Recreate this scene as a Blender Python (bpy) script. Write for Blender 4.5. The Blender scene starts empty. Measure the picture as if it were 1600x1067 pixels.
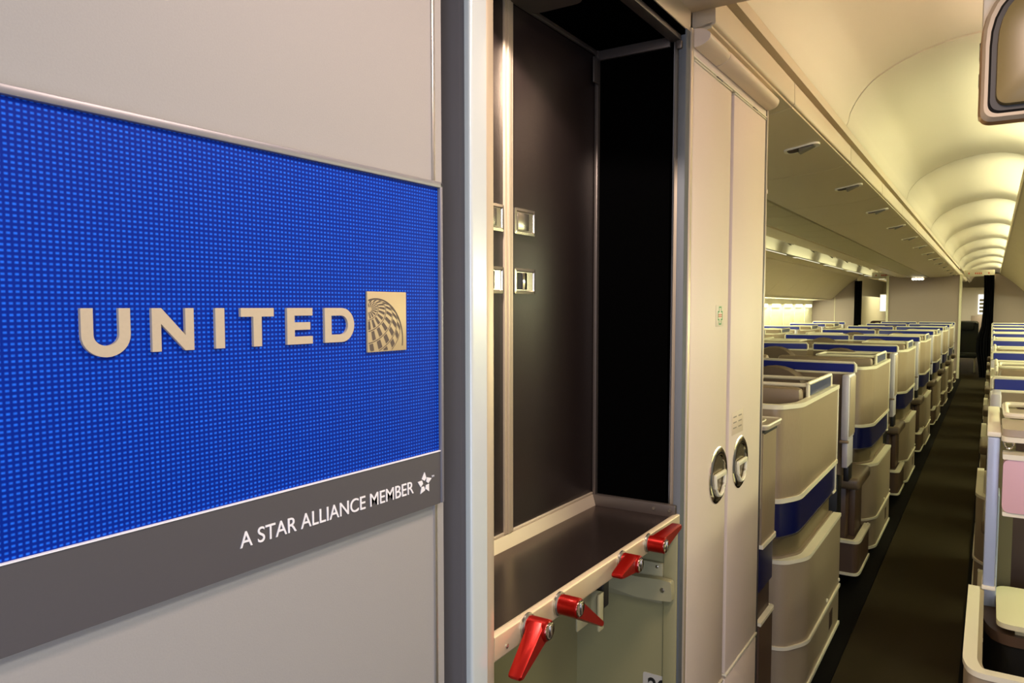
import bpy, bmesh, math, random
from mathutils import Vector, Matrix
random.seed(7)
S = bpy.context.scene
C = S.collection
PI = math.pi
H = 1.60                      # eye height above the cabin floor

# ------------------------------------------------------------------ camera, world, lights, exposure
F_PX, PX, PY, VX, VY = 1175.0, 800.0, 550.0, 1550.0, 480.0
TH = math.atan((PY - VY) / F_PX)
PSI = math.atan((VX - PX) * math.cos(TH) / F_PX)
cam_d = bpy.data.cameras.new('camera')
cam = bpy.data.objects.new('camera', cam_d)
C.objects.link(cam)
cam.location = (0, 0, H)
cam.rotation_euler = (PI / 2 - TH, 0, PSI)
cam_d.sensor_width = 36
cam_d.lens = F_PX / 1600 * 36
cam_d.shift_y = (PY - 533.5) / 1600
cam_d.clip_start = 0.02
cam_d.clip_end = 200
S.camera = cam

W = bpy.data.worlds.new('world')
S.world = W
W.use_nodes = True
W.node_tree.nodes['Background'].inputs[0].default_value = (0.80, 0.82, 1.0, 1)
W.node_tree.nodes['Background'].inputs[1].default_value = 0.25

S.view_settings.view_transform = 'Standard'
S.view_settings.look = 'None'
S.view_settings.exposure = 0.45
S.view_settings.gamma = 1.0
S.view_settings.use_curve_mapping = False

CABIN = (0.95, 0.95, 0.58)
PINK = (1.0, 0.74, 0.60)
COOL = (0.70, 0.76, 1.0)

def area(name, loc, rot, sx, sy, power, col, spread=PI):
    l = bpy.data.lights.new(name, 'AREA')
    l.shape = 'RECTANGLE'
    l.size = sx; l.size_y = sy; l.energy = power; l.color = col; l.spread = spread
    o = bpy.data.objects.new(name, l)
    C.objects.link(o)
    o.location = loc; o.rotation_euler = rot
    return o
# daylight through the open boarding door behind the camera, ceiling lamps of the vestibule
area('door_daylight', (0.85, -1.3, 1.35), (math.radians(-90), 0, 0), 0.9, 1.7, 26, COOL).rotation_euler = (math.radians(90), 0, math.radians(8))
area('vestibule_lamp', (0.45, -0.10, 2.33), (0, 0, 0), 0.25, 0.9, 13, (1.0, 0.95, 0.86))
area('aisle_lamp', (-0.05, 0.95, 2.33), (0, 0, 0), 0.2, 0.5, 11, PINK)
area('rear_galley_lamp', (-.32, 28.5, 2.3), (0, 0, 0), 1.2, 3.0, 60, (1.0, .9, .74))
area('rear_far_lamp', (-2.4, 24.5, 2.3), (0, 0, 0), .6, 3.0, 30, (1.0, .93, .66))
# wash lamps under the window-side bins; right one added to brighten the pods
area('wash_light_right', (1.02, 10.6, 1.74), (0, math.radians(32), 0), 0.10, 16, 170, CABIN)
area('wash_light_left', (-3.58, 12.5, 1.74), (0, math.radians(-32), 0), 0.10, 13, 165, CABIN)

# ------------------------------------------------------------------ materials
def mat(name, col, rough=0.5, metal=0.0, spec=0.5, noise=0.0, nscale=60, bump=0.0, coat=0.0, stretch=None, emit=None, estr=0.0):
    m = bpy.data.materials.new(name)
    m.use_nodes = True
    nt = m.node_tree
    b = nt.nodes['Principled BSDF']
    c = (col[0], col[1], col[2], 1)
    b.inputs['Base Color'].default_value = c
    b.inputs['Roughness'].default_value = rough
    b.inputs['Metallic'].default_value = metal
    b.inputs['Specular IOR Level'].default_value = spec
    if coat: b.inputs['Coat Weight'].default_value = coat
    if emit:
        b.inputs['Emission Color'].default_value = (*emit, 1)
        b.inputs['Emission Strength'].default_value = estr
    if noise or bump:
        tc = nt.nodes.new('ShaderNodeTexCoord')
        mp = nt.nodes.new('ShaderNodeMapping')
        nt.links.new(tc.outputs['Object'], mp.inputs['Vector'])
        if stretch: mp.inputs['Scale'].default_value = stretch
        nz = nt.nodes.new('ShaderNodeTexNoise')
        nz.inputs['Scale'].default_value = nscale
        nz.inputs['Detail'].default_value = 3
        nt.links.new(mp.outputs['Vector'], nz.inputs['Vector'])
        if noise:
            mx = nt.nodes.new('ShaderNodeMix'); mx.data_type = 'RGBA'
            mx.inputs['A'].default_value = tuple(v * (1 - noise) for v in col) + (1,)
            mx.inputs['B'].default_value = tuple(min(1, v * (1 + noise)) for v in col) + (1,)
            nt.links.new(nz.outputs['Fac'], mx.inputs['Factor'])
            nt.links.new(mx.outputs['Result'], b.inputs['Base Color'])
        if bump:
            bp = nt.nodes.new('ShaderNodeBump')
            bp.inputs['Strength'].default_value = bump
            bp.inputs['Distance'].default_value = 0.002
            nt.links.new(nz.outputs['Fac'], bp.inputs['Height'])
            nt.links.new(bp.outputs['Normal'], b.inputs['Normal'])
    return m

def srgb(r, g, b):
    f = lambda v: (v / 255 / 12.92) if v / 255 <= 0.04045 else ((v / 255 + 0.055) / 1.055) ** 2.4
    return (f(r), f(g), f(b))

def emat(name, col, s):
    m = bpy.data.materials.new(name); m.use_nodes = True
    nt = m.node_tree; nt.nodes.remove(nt.nodes['Principled BSDF'])
    e = nt.nodes.new('ShaderNodeEmission'); e.inputs[0].default_value = (*col, 1); e.inputs[1].default_value = s
    nt.links.new(e.outputs[0], nt.nodes['Material Output'].inputs[0])
    return m

M = {}
M['laminate'] = mat('grey_laminate', srgb(156, 154, 152), 0.55, 0.0, noise=0.05, nscale=500, bump=0.05)
M['trim_steel'] = mat('brushed_steel', srgb(190, 188, 184), 0.3, 0.9)
M['sign_band'] = mat('sign_charcoal', srgb(82, 80, 84), 0.5, 0.1, noise=0.04, nscale=700)
M['sign_rim'] = mat('sign_rim_grey', srgb(140, 140, 148), 0.4, 0.4)
M['letter'] = mat('champagne_metal', srgb(194, 180, 156), 0.5, 0.2, noise=0.05, nscale=300)
M['emblem'] = mat('emblem_gold', srgb(196, 178, 136), 0.45, 0.2)
M['emblem_dark'] = mat('emblem_recess', srgb(84, 72, 66), 0.5)
M['white_ink'] = mat('white_lettering', srgb(235, 235, 240), 0.5)
M['gap_dark'] = mat('gap_charcoal', srgb(112, 108, 108), 0.5, 0.1)
M['post'] = mat('anodised_post', srgb(206, 216, 216), 0.25, 0.15)
M['cream_alu'] = mat('cream_aluminium', srgb(205, 190, 165), 0.4, 0.4)
M['closet'] = mat('closet_laminate', srgb(230, 214, 198), 0.5, noise=0.02, nscale=90, bump=0.12, stretch=(1, 1, 6))
M['crown'] = mat('cream_plastic', srgb(226, 206, 180), 0.42)
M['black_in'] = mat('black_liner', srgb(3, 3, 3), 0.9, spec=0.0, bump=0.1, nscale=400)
M['brown_door'] = mat('dark_brown_door', srgb(36, 28, 26), 0.38, spec=0.5, bump=0.12, nscale=300)
M['dark_metal'] = mat('dark_trim', srgb(95, 88, 82), 0.4, 0.6)
M['tray'] = mat('steel_tray', srgb(104, 90, 84), 0.26, 0.92, noise=0.12, nscale=14, stretch=(1, 1, 1))
M['bar'] = mat('champagne_bar', srgb(212, 196, 162), 0.4, 0.3)
M['bay'] = mat('olive_bay', srgb(150, 146, 106), 0.55, noise=0.03, nscale=200)
M['cavity'] = mat('olive_cavity', srgb(104, 96, 66), 0.6)
M['edge_grey'] = mat('edge_grey', srgb(92, 98, 102), 0.7, 0.0)
M['bracket'] = mat('bracket_grey', srgb(162, 158, 124), 0.5)
M['red'] = mat('red_anodised', srgb(158, 20, 11), 0.3, 0.65)
M['chrome'] = mat('chrome', srgb(225, 222, 215), 0.12, 1.0)
M['chrome_dull'] = mat('dull_chrome', srgb(190, 184, 170), 0.25, 0.9)
M['black'] = mat('black_plastic', srgb(16, 15, 15), 0.5)
M['flap'] = mat('handle_flap_silver', srgb(128, 124, 106), 0.3, 0.4)
M['cup'] = mat('handle_cup', srgb(150, 138, 112), 0.25, 0.8)
M['chrome_rim'] = mat('handle_rim', srgb(250, 244, 224), 0.3, 0.0)  # pale colour carries the highlight on the handle rim
M['label_grey'] = mat('label_grey', srgb(190, 188, 178), 0.5)
M['ink'] = mat('black_ink', srgb(20, 20, 20), 0.6)
M['green'] = mat('green_ink', srgb(70, 160, 90), 0.6)
M['red_ink'] = mat('red_ink', srgb(210, 110, 90), 0.6)
M['sticker'] = mat('sticker', srgb(226, 218, 196), 0.5)
M['placard'] = mat('placard', srgb(218, 200, 180), 0.5)
M['grey_ink'] = mat('grey_ink', srgb(150, 138, 124), 0.6)
M['bin'] = mat('bin_plastic', srgb(205, 190, 160), 0.42)
M['bin_door'] = mat('bin_door_plastic', srgb(216, 200, 164), 0.40)
M['ceiling'] = mat('ceiling_plastic', srgb(222, 214, 192), 0.5)
M['psu'] = mat('service_panel', srgb(196, 186, 150), 0.5, bump=0.3, nscale=3)
M['carpet'] = mat('carpet', srgb(56, 49, 33), 0.95, spec=0.1, noise=0.35, nscale=350, bump=0.5)
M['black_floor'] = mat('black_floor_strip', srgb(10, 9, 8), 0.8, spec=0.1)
M['weave'] = mat('woven_taupe', srgb(166, 148, 122), 0.42, 0.35, noise=0.10, nscale=60, stretch=(5, 5, 0.6), bump=0.08)
M['pearl'] = mat('pearl_taupe', srgb(176, 160, 134), 0.4, 0.3, noise=0.04, nscale=200)
M['cream'] = mat('cream_trim', srgb(232, 226, 200), 0.4)
M['blue_post'] = mat('pale_blue_post', srgb(166, 178, 200), 0.35, 0.1)  # bluish reflection on the post painted into its base colour
M['lavender'] = mat('grey_end_panel', srgb(198, 194, 202), 0.4, 0.1)
M['blue'] = mat('cobalt_blue', srgb(24, 38, 134), 0.35)
M['navy'] = mat('navy_band', srgb(9, 17, 72), 0.3)
M['steel_blue'] = mat('blue_screen', srgb(52, 64, 104), 0.3)
M['taupe'] = mat('taupe_plastic', srgb(140, 122, 100), 0.5)
M['brown'] = mat('dark_brown_leather', srgb(70, 52, 42), 0.5)
M['brown_pl'] = mat('brown_plastic', srgb(86, 66, 52), 0.45)
M['band'] = mat('olive_taupe_band', srgb(132, 118, 88), 0.35, 0.4)
M['leather'] = mat('taupe_leather', srgb(102, 86, 66), 0.4)
M['headrest'] = mat('headrest_leather', srgb(112, 96, 80), 0.45)
M['seat'] = mat('seat_fabric', srgb(60, 56, 66), 0.8)
M['pink'] = mat('glossy_rose_panel', srgb(222, 176, 176), 0.25, 0.2)  # pink light on the panel is put into its own colour
M['table'] = mat('tabletop', srgb(170, 156, 136), 0.4)
M['tray_cream'] = mat('tray_cream', srgb(228, 222, 186), 0.45)
M['bulkhead'] = mat('bulkhead_mauve', srgb(164, 148, 142), 0.6, noise=0.02, nscale=100)
M['curtain'] = mat('black_curtain', srgb(10, 10, 14), 0.9, spec=0.1)
M['wall'] = mat('side_panel', srgb(228, 220, 190), 0.5)
M['glass_dark'] = mat('dark_glass', srgb(124, 110, 68), 0.35, 0.0)  # ochre cabin reflection in the dark screen, painted as the glass colour
M['gold'] = mat('bronze_edge', srgb(170, 132, 88), 0.35, 0.6)
M['maroon'] = mat('maroon_seat', srgb(96, 48, 44), 0.7)
M['dkseat'] = mat('charcoal_seat', srgb(52, 58, 56), 0.45)
M['beam'] = mat('ceiling_beam', srgb(188, 172, 146), 0.5)
M['lamp'] = emat('cabin_lamp', (1.0, 0.98, 0.70), 9)
M['lamp_far'] = emat('far_cabin_lamp', (1.0, 0.95, 0.66), .7)
M['lamp_pink'] = emat('rose_lamp', (1.0, 0.80, 0.68), 5)
M['glow'] = emat('window_glow', (1.0, 1.0, 0.66), 2.6)
M['white_glow'] = emat('galley_glow', (1.0, 0.97, 0.9), 1.0)
M['read_lamp'] = emat('reading_lamp', (1.0, 0.95, 0.85), 12)

def blue_mesh_mat():
    m = bpy.data.materials.new('blue_grid_print'); m.use_nodes = True
    nt = m.node_tree; b = nt.nodes['Principled BSDF']
    tc = nt.nodes.new('ShaderNodeTexCoord')
    sp = nt.nodes.new('ShaderNodeSeparateXYZ'); nt.links.new(tc.outputs['Object'], sp.inputs[0])
    nz = nt.nodes.new('ShaderNodeTexNoise'); nz.inputs['Scale'].default_value = 9; nt.links.new(tc.outputs['Object'], nz.inputs['Vector'])
    def mth(op, a, bb=None, clamp=False):
        n = nt.nodes.new('ShaderNodeMath'); n.operation = op; n.use_clamp = clamp
        for i, v in enumerate((a, bb)):
            if v is None: continue
            if isinstance(v, (int, float)): n.inputs[i].default_value = v
            else: nt.links.new(v, n.inputs[i])
        return n.outputs[0]
    def dash(coord, period, width):
        f = mth('FRACT', mth('DIVIDE', coord, period))
        d = mth('ABSOLUTE', mth('SUBTRACT', f, 0.5))          # 0 in the middle of the cell
        return mth('MULTIPLY', mth('SUBTRACT', width, d), 4.5, True)
    fy = dash(sp.outputs[1], 0.0052, 0.38)
    fz = dash(sp.outputs[2], 0.0046, 0.31)
    k = mth('MULTIPLY', fy, fz)
    rnd = nt.nodes.new('ShaderNodeTexNoise'); rnd.inputs['Scale'].default_value = 260; nt.links.new(tc.outputs['Object'], rnd.inputs['Vector'])
    k = mth('MULTIPLY', k, mth('ADD', mth('MULTIPLY', rnd.outputs['Fac'], 0.9), 0.45), True)
    mx = nt.nodes.new('ShaderNodeMix'); mx.data_type = 'RGBA'
    mx.inputs['A'].default_value = (*srgb(0, 36, 140), 1)
    mx.inputs['B'].default_value = (*srgb(30, 106, 240), 1)
    nt.links.new(k, mx.inputs['Factor'])
    nt.links.new(mx.outputs['Result'], b.inputs['Base Color'])
    b.inputs['Roughness'].default_value = 0.5
    b.inputs['Specular IOR Level'].default_value = 0.12
    return m
M['blue_grid'] = blue_mesh_mat()

# ------------------------------------------------------------------ helpers
class G:
    """collects shapes into one bmesh"""
    def __init__(s): s.bm = bmesh.new()
    def box(s, x0, x1, y0, y1, z0, z1, bev=0.0, seg=2):
        if bev:
            t = bmesh.new(); s._b(t, x0, x1, y0, y1, z0, z1)
            bmesh.ops.bevel(t, geom=list(t.edges), offset=bev, segments=seg, affect='EDGES', profile=0.5)
            me = bpy.data.meshes.new('t'); t.to_mesh(me); s.bm.from_mesh(me); bpy.data.meshes.remove(me); t.free()
        else: s._b(s.bm, x0, x1, y0, y1, z0, z1)
        return s
    def _b(s, bm, x0, x1, y0, y1, z0, z1):
        v = [bm.verts.new(p) for p in ((x0,y0,z0),(x1,y0,z0),(x1,y1,z0),(x0,y1,z0),(x0,y0,z1),(x1,y0,z1),(x1,y1,z1),(x0,y1,z1))]
        for f in ((0,3,2,1),(4,5,6,7),(0,1,5,4),(1,2,6,5),(2,3,7,6),(3,0,4,7)): bm.faces.new([v[i] for i in f])
    def loft(s, rings, caps=True, closed=True):
        R = [[s.bm.verts.new(p) for p in r] for r in rings]
        n = len(R[0])
        for a, b in zip(R[:-1], R[1:]):
            for i in range(n if closed else n - 1):
                j = (i + 1) % n
                s.bm.faces.new((a[i], a[j], b[j], b[i]))
        if caps and closed:
            s.bm.faces.new(R[0][::-1]); s.bm.faces.new(R[-1])
        return s
    def prism(s, pts, axis, a0, a1):
        """pts 2D: axis 'x' -> (y,z), 'y' -> (x,z), 'z' -> (x,y)"""
        def P(p, a):
            return (a, p[0], p[1]) if axis == 'x' else ((p[0], a, p[1]) if axis == 'y' else (p[0], p[1], a))
        return s.loft([[P(p, a0) for p in pts], [P(p, a1) for p in pts]])
    def wall(s, path, z0, z1, t, off=0.0):
        """vertical wall of thickness t along a 2D path; off shifts to the right-hand side"""
        L = offset(path, off + t / 2); Rr = offset(path, off - t / 2)
        n = len(path)
        rings = [[(L[i][0], L[i][1], z0), (L[i][0], L[i][1], z1), (Rr[i][0], Rr[i][1], z1), (Rr[i][0], Rr[i][1], z0)] for i in range(n)]
        return s.loft(rings)
    def tube(s, path, r, n=8, closed=False):
        P = [Vector(p) for p in path]; rings = []
        N = len(P); up = Vector((0, 0, 1))
        for i, p in enumerate(P):
            if closed: d = (P[(i + 1) % N] - P[i - 1])
            else: d = P[min(i + 1, N - 1)] - P[max(i - 1, 0)]
            d.normalize()
            u = up if abs(d.dot(up)) < 0.9 else Vector((1, 0, 0))
            a = d.cross(u).normalized(); b = d.cross(a).normalized()
            rr = r[i] if isinstance(r, (list, tuple)) else r
            rings.append([tuple(p + a * math.cos(2*PI*k/n) * rr + b * math.sin(2*PI*k/n) * rr) for k in range(n)])
        if closed: rings.append(rings[0])
        s.loft(rings, caps=not closed)
        if closed: bmesh.ops.remove_doubles(s.bm, verts=s.bm.verts, dist=1e-6)
        return s
    def lathe(s, prof, c, axis='x', n=40, cap=True):
        """prof: list of (radius, height along the axis)"""
        rings = []
        for r, h in prof:
            ring = []
            for k in range(n):
                a = 2*PI*k/n; u, v = r*math.cos(a), r*math.sin(a)
                ring.append((c[0]+h, c[1]+u, c[2]+v) if axis == 'x' else ((c[0]+u, c[1]+h, c[2]+v) if axis == 'y' else (c[0]+u, c[1]+v, c[2]+h)))
            rings.append(ring)
        return s.loft(rings, caps=cap)

def offset(path, d):
    out = []; n = len(path)
    for i in range(n):
        p0 = Vector(path[max(i - 1, 0)]); p1 = Vector(path[i]); p2 = Vector(path[min(i + 1, n - 1)])
        ds = []
        for a, b in ((p0, p1), (p1, p2)):
            e = b - a
            if e.length > 1e-9: ds.append(e.normalized())
        nn = Vector((0, 0))
        for e in ds: nn += Vector((-e.y, e.x))
        nn.normalize()
        k = 1.0
        if len(ds) == 2: k = 1 / max(0.5, nn.dot(Vector((-ds[0].y, ds[0].x))))
        out.append((p1.x + nn.x * d * k, p1.y + nn.y * d * k))
    return out

def rpath(pts, r, seg=5, closed=False):
    """round the corners of a polyline (2D or 3D)"""
    P = [Vector(p) for p in pts]; n = len(P); out = []
    for i in range(n):
        if not closed and i in (0, n - 1): out.append(tuple(P[i])); continue
        a, b, c = P[i-1], P[i], P[(i+1) % n]
        rr = r[i] if isinstance(r, (list, tuple)) else r
        d1 = (a - b); d2 = (c - b)
        l = min(rr, d1.length * 0.49, d2.length * 0.49)
        q0 = b + d1.normalized() * l; q1 = b + d2.normalized() * l
        for k in range(seg + 1):
            t = k / seg
            out.append(tuple(q0 * (1-t)**2 + b * 2*t*(1-t) + q1 * t*t))
    return out

def rrect(x0, x1, y0, y1, r, seg=5):
    return rpath([(x0, y0), (x1, y0), (x1, y1), (x0, y1)], r, seg, True)

def obj(name, g, m, parent=None, smooth=35):
    bm = g.bm
    bmesh.ops.recalc_face_normals(bm, faces=bm.faces)
    me = bpy.data.meshes.new(name)
    bm.to_mesh(me); bm.free()
    me.materials.append(m)
    if smooth:
        me.shade_smooth()
        me.set_sharp_from_angle(angle=math.radians(smooth))
    o = bpy.data.objects.new(name, me); C.objects.link(o)
    if parent: o.parent = parent
    return o

def tag(o, label, cat, group=None):
    o['label'] = label; o['category'] = cat
    if group: o['group'] = group
    return o

def thing(name, label, cat, loc=(0, 0, 0), group=None):
    o = bpy.data.objects.new(name, None); C.objects.link(o); o.location = loc
    o.empty_display_size = 0.1
    return tag(o, label, cat, group)

def struct(name, g, m, parent=None, smooth=35):
    o = obj(name, g, m, parent, smooth)
    o['kind'] = 'structure'
    return o

def dup(root, loc, label, sx=None, group=None):
    r = root.copy(); C.objects.link(r); r.location = loc; r['label'] = label
    if sx is not None: r.scale = (sx, 1, 1)
    if group: r['group'] = group
    for ch in list(root.children):
        c = ch.copy(); C.objects.link(c); c.parent = r
        for g in ch.children:
            d = g.copy(); C.objects.link(d); d.parent = c
    return r

def text_mesh(txt, y0, y1, z0, z1, x, depth, name, m, parent, bold=0.0):
    """flat lettering on a surface that faces +x"""
    cu = bpy.data.curves.new('t', 'FONT'); cu.body = txt; cu.size = 1; cu.extrude = 0.02; cu.offset = bold
    to = bpy.data.objects.new('t', cu); C.objects.link(to)
    dg = bpy.context.evaluated_depsgraph_get()
    me = bpy.data.meshes.new_from_object(to.evaluated_get(dg))
    bpy.data.objects.remove(to)
    xs = [v.co.x for v in me.vertices]; ys = [v.co.y for v in me.vertices]
    ax, bx, ay, by = min(xs), max(xs), min(ys), max(ys)
    for v in me.vertices:
        a = (v.co.x - ax) / (bx - ax); b = (v.co.y - ay) / (by - ay); d = (v.co.z + 0.02) / 0.04
        v.co = (x + d * depth, y0 + a * (y1 - y0), z0 + b * (z1 - z0))
    me.name = name; me.materials.clear(); me.materials.append(m)
    o = bpy.data.objects.new(name, me); C.objects.link(o)
    if parent: o.parent = parent
    return o

XG = -0.66      # plane of the monuments along the aisle
XC = -1.28      # centre line of the cabin
END = 19.5      # rear partition
ORD = ['nearest', 'second', 'third', 'fourth', 'fifth', 'sixth', 'seventh', 'eighth', 'ninth', 'tenth', 'eleventh', 'twelfth', 'thirteenth', 'fourteenth', 'fifteenth']

# ------------------------------------------------------------------ structure: floor, ceilings, side walls
struct('floor', G().box(-3.8, 1.25, -2.2, 34, -0.05, 0.0), M['carpet'])
XA = -2 * 0.24   # mirror constant of the near aisle ceiling
arch = [(-.645, .79), (-.665, .812), (-.655, .835), (-.60, .845), (-.593, .86), (-.585, .90), (-.562, .951), (-.52, 1.01), (-.468, 1.057), (-.362, 1.114),
        (-.234, 1.155), (-.086, 1.179), (.05, 1.175), (.16, 1.14), (.25, 1.07), (.31, .97), (.33, .86)]
def smooth_prof(p, n=3):
    out = []
    for i in range(len(p) - 1):
        p0 = p[max(i-1, 0)]; p1 = p[i]; p2 = p[i+1]; p3 = p[min(i+2, len(p)-1)]
        for k in range(n):
            t = k / n
            out.append(tuple(0.5*((2*p1[j]) + (-p0[j]+p2[j])*t + (2*p0[j]-5*p1[j]+4*p2[j]-p3[j])*t*t + (-p0[j]+3*p1[j]-3*p2[j]+p3[j])*t**3) for j in (0, 1)))
    out.append(p[-1]); return out
arch = [(x * 1.033, z * 1.033) for x, z in arch]
arch_s = arch[:5] + smooth_prof(arch[5:])
RIBS = [1.93, 3.97, 6.95, 9.85, 12.7, 15.4, 18.1, 21.0, 24.0, 27.0, 30.0]
def vault(name, mirror):
    X = (lambda x: x) if not mirror else (lambda x: 2 * XC - x)
    prof = [(X(x), H + z) for x, z in arch_s]
    outer = [(X(x), H + z + 0.03) for x, z in arch_s]
    root = None
    for i, (a, b) in enumerate(zip(RIBS[:-1], RIBS[1:])):
        g = G()
        n = len(prof)
        # each vault panel dips a little towards its joints, so that the joint shows as a rib
        ys = [a + .006, a + .05, a + .22, (a + b) / 2, b - .22, b - .05, b - .006]
        dz = [-.030, -.026, .0, .012, .0, -.026, -.030] if i else [0, 0, 0, 0, 0, 0, -.004]
        if i == 1: dz[0] = dz[1] = -.008
        rings = []
        for y, d in zip(ys, dz):
            low = []
            for k, (x, z) in enumerate(prof):
                w = max(0, min(1, (z - H - .9) / .2))
                low.append((x, y, z + d * w))
            rings.append(low + [(x, y, z) for x, z in reversed([(p[0], p[1] + 0.05) for p in prof])])
        g.loft(rings)
        if root is None:
            root = struct(name, g, M['ceiling'], None, 50)
        else:
            o = obj('ceiling_panel', g, M['ceiling'], root, 50)
    return root
vault('ceiling', False)
vault('ceiling_far', True)
struct('ceiling_roof', G().box(-3.8, 1.25, 1.93, 34, H + 1.27, H + 1.32), M['ceiling'])
# low ceiling over the vestibule, with a rounded beam at its far edge
g = G().box(-1.6, 1.25, -2.2, 1.86, 2.352, 2.42)
struct('ceiling_vestibule', g, M['beam'])
g = G().box(-1.0, 1.25, 1.80, 1.900, 2.340, 2.95, 0.02)
struct('trim_1', g, M['beam'])
# side walls
def side_wall(name, x, sgn):
    prof = [(x + sgn * .10, 0), (x, .35), (x - sgn*.0, 1.2), (x + sgn * -.02, 1.75), (x + sgn * -.10, 1.80)]
    outer = [(px + sgn * .04, pz) for px, pz in reversed(prof)]
    return struct(name, G().prism(prof + outer, 'y', 1.0 if sgn > 0 else 1.9, 34), M['wall'])
side_wall('wall_right', 1.16, 1)
side_wall('wall_left', -3.72, -1)
struct('wall_front', G().box(1.16, 1.25, -2.2, 1.0, 0, 2.352), M['laminate'])
# upper side walls behind the bins
struct('wall_left_upper', G().box(-3.80, -3.74, 1.9, 34, 1.8, H + 1.3), M['wall'])
struct('wall_right_upper', G().box(1.18, 1.25, 1.9, 34, 1.8, H + 1.3), M['wall'])
struct('wall_back', G().box(-3.8, 1.25, 33.9, 34.0, 0, H + 1.3), M['wall'])
# black strips laid on the floor as the pods' contact shadow
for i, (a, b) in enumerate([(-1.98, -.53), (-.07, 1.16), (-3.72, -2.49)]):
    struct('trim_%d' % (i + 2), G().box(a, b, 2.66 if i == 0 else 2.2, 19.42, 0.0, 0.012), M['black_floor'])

# windows on the far wall: recessed frames with pulled shades, washed by a lamp strip above
wi = 1
y = 8.35
while y < 19.2:
    g = G()
    out_ = rrect(y - .40, y + .40, 1.00, 1.67, .12)
    inn = rrect(y - .27, y + .27, 1.10, 1.60, .10)
    w_ = bpy.data.objects.new('window_%d' % wi, None); C.objects.link(w_); w_['kind'] = 'structure'
    g.loft([[(-3.715, p[0], p[1]) for p in out_], [(-3.69, p[0], p[1]) for p in out_], [(-3.71, p[0], p[1]) for p in inn], [(-3.715, p[0], p[1]) for p in inn]], caps=False)
    obj('window_frame', g, M['wall'], w_)
    obj('window_shade', G().box(-3.722, -3.712, y - .27, y + .27, 1.10, 1.60), M['cream'], w_)
    obj('light_strip', G().box(-3.70, -3.675, y - .33, y + .33, 1.60, 1.665, .01), M['glow'], w_)
    wi += 1; y += 1.06

# ------------------------------------------------------------------ the panelled wall with the sign
XW = XG
wall = struct('wall_sign', G().box(-.80, XW, -2.2, .828, 0, 2.352), M['laminate'])
obj('edge_strip', G().box(-.80, XW - .0015, .834, .853, 0, 2.352), M['laminate'], wall)
obj('edge_bead', G().box(-.78, XW + .003, .828, .834, 0, 2.352, .0015), M['trim_steel'], wall)

sg = thing('wall_sign_panel', 'large blue framed sign with raised metal lettering on the grey wall', 'sign', (XW, 0.5, 1.32))
def A(o):  # re-express a mesh built in world coordinates relative to its thing
    o.matrix_parent_inverse = Matrix.Translation(-Vector(o.parent.location)); return o
A(obj('backing_plate', G().box(XW, XW + .006, -.60, .8375, 1.3235, 1.7725, .002), M['sign_rim'], sg))
A(obj('frame', G().box(XW + .006, XW + .013, -.60, .8375, 1.7640, 1.7725, .002).box(XW + .006, XW + .013, .8315, .8375, 1.3235, 1.7725, .002), M['sign_rim'], sg))
A(obj('blue_field', G().box(XW + .006, XW + .008, -.60, .8312, 1.3985, 1.7640), M['blue_grid'], sg))
A(obj('lower_band', G().box(XW + .006, XW + .0105, -.60, .8312, 1.3235, 1.3975), M['sign_band'], sg))
A(obj('band_edge', G().box(XW + .006, XW + .0115, -.60, .8312, 1.3975, 1.3988), M['white_ink'], sg))

LX = XW + .008; LH = .0035
def letter(polys, label=None):
    g = G()
    for p in polys:
        q = [(a, b) for a, b in p]
        g.loft([[(LX, a, b) for a, b in q], [(LX + LH, a, b) for a, b in q]])
    o = A(obj('letter', g, M['letter'], sg, 30)); return o
zb, zt = 1.5590, 1.5992
def rect(y0, y1, z0, z1): return [(y0, z0), (y1, z0), (y1, z1), (y0, z1)]
def strip(outer, inner):
    """a band between two curves as quads"""
    return [[outer[i], outer[i+1], inner[i+1], inner[i]] for i in range(len(outer)-1)]
# U
def arc(cy, cz, ry, rz, a0, a1, n=16):
    return [(cy + ry*math.cos(math.radians(a0+(a1-a0)*k/n)), cz + rz*math.sin(math.radians(a0+(a1-a0)*k/n))) for k in range(n+1)]
zc = zb + .017
uo = [(.3400, zt)] + arc(.3618, zc, .0218, .0195, 180, 360) + [(.3836, zt)]
ui = [(.3505, zt)] + arc(.3618, zc, .0113, .0095, 180, 360) + [(.3731, zt)]
letter([uo + ui[::-1]])
# N
letter([[(.4040, zb), (.4130, zb), (.4130, zt - .0145), (.4375, zb), (.4470, zb), (.4470, zt), (.4380, zt), (.4380, zb + .0145), (.4135, zt), (.4040, zt)]])
letter([rect(.4710, .4815, zb, zt)])                                                              # I
letter([[(.5165, zb), (.5270, zb), (.5270, zt - .0090), (.5430, zt - .0090), (.5430, zt), (.5010, zt), (.5010, zt - .0090), (.5165, zt - .0090)]])   # T
zm = (zb + zt) / 2
letter([[(.5610, zb), (.5975, zb), (.5975, zb + .0085), (.5715, zb + .0085), (.5715, zm - .0042), (.5940, zm - .0042), (.5940, zm + .0042), (.5715, zm + .0042), (.5715, zt - .0085), (.5975, zt - .0085), (.5975, zt), (.5610, zt)]])   # E
# D with its counter
do = [(.6160, zb)] + arc(.6430, zm, .0205, (zt - zb) / 2, -90, 90) + [(.6160, zt)]
di = [(.6265, zb + .009)] + arc(.6425, zm, .0105, (zt - zb) / 2 - .009, -90, 90) + [(.6265, zt - .009)]
g = G()
n = len(do)
ro = [(LX, a, b) for a, b in do]; ro2 = [(LX + LH, a, b) for a, b in do]
ri = [(LX, a, b) for a, b in di]; ri2 = [(LX + LH, a, b) for a, b in di]
g.loft([ro, ro2, ri2, ri, ro], caps=False); bmesh.ops.remove_doubles(g.bm, verts=g.bm.verts, dist=1e-6)
A(obj('letter', g, M['letter'], sg, 30))

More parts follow.
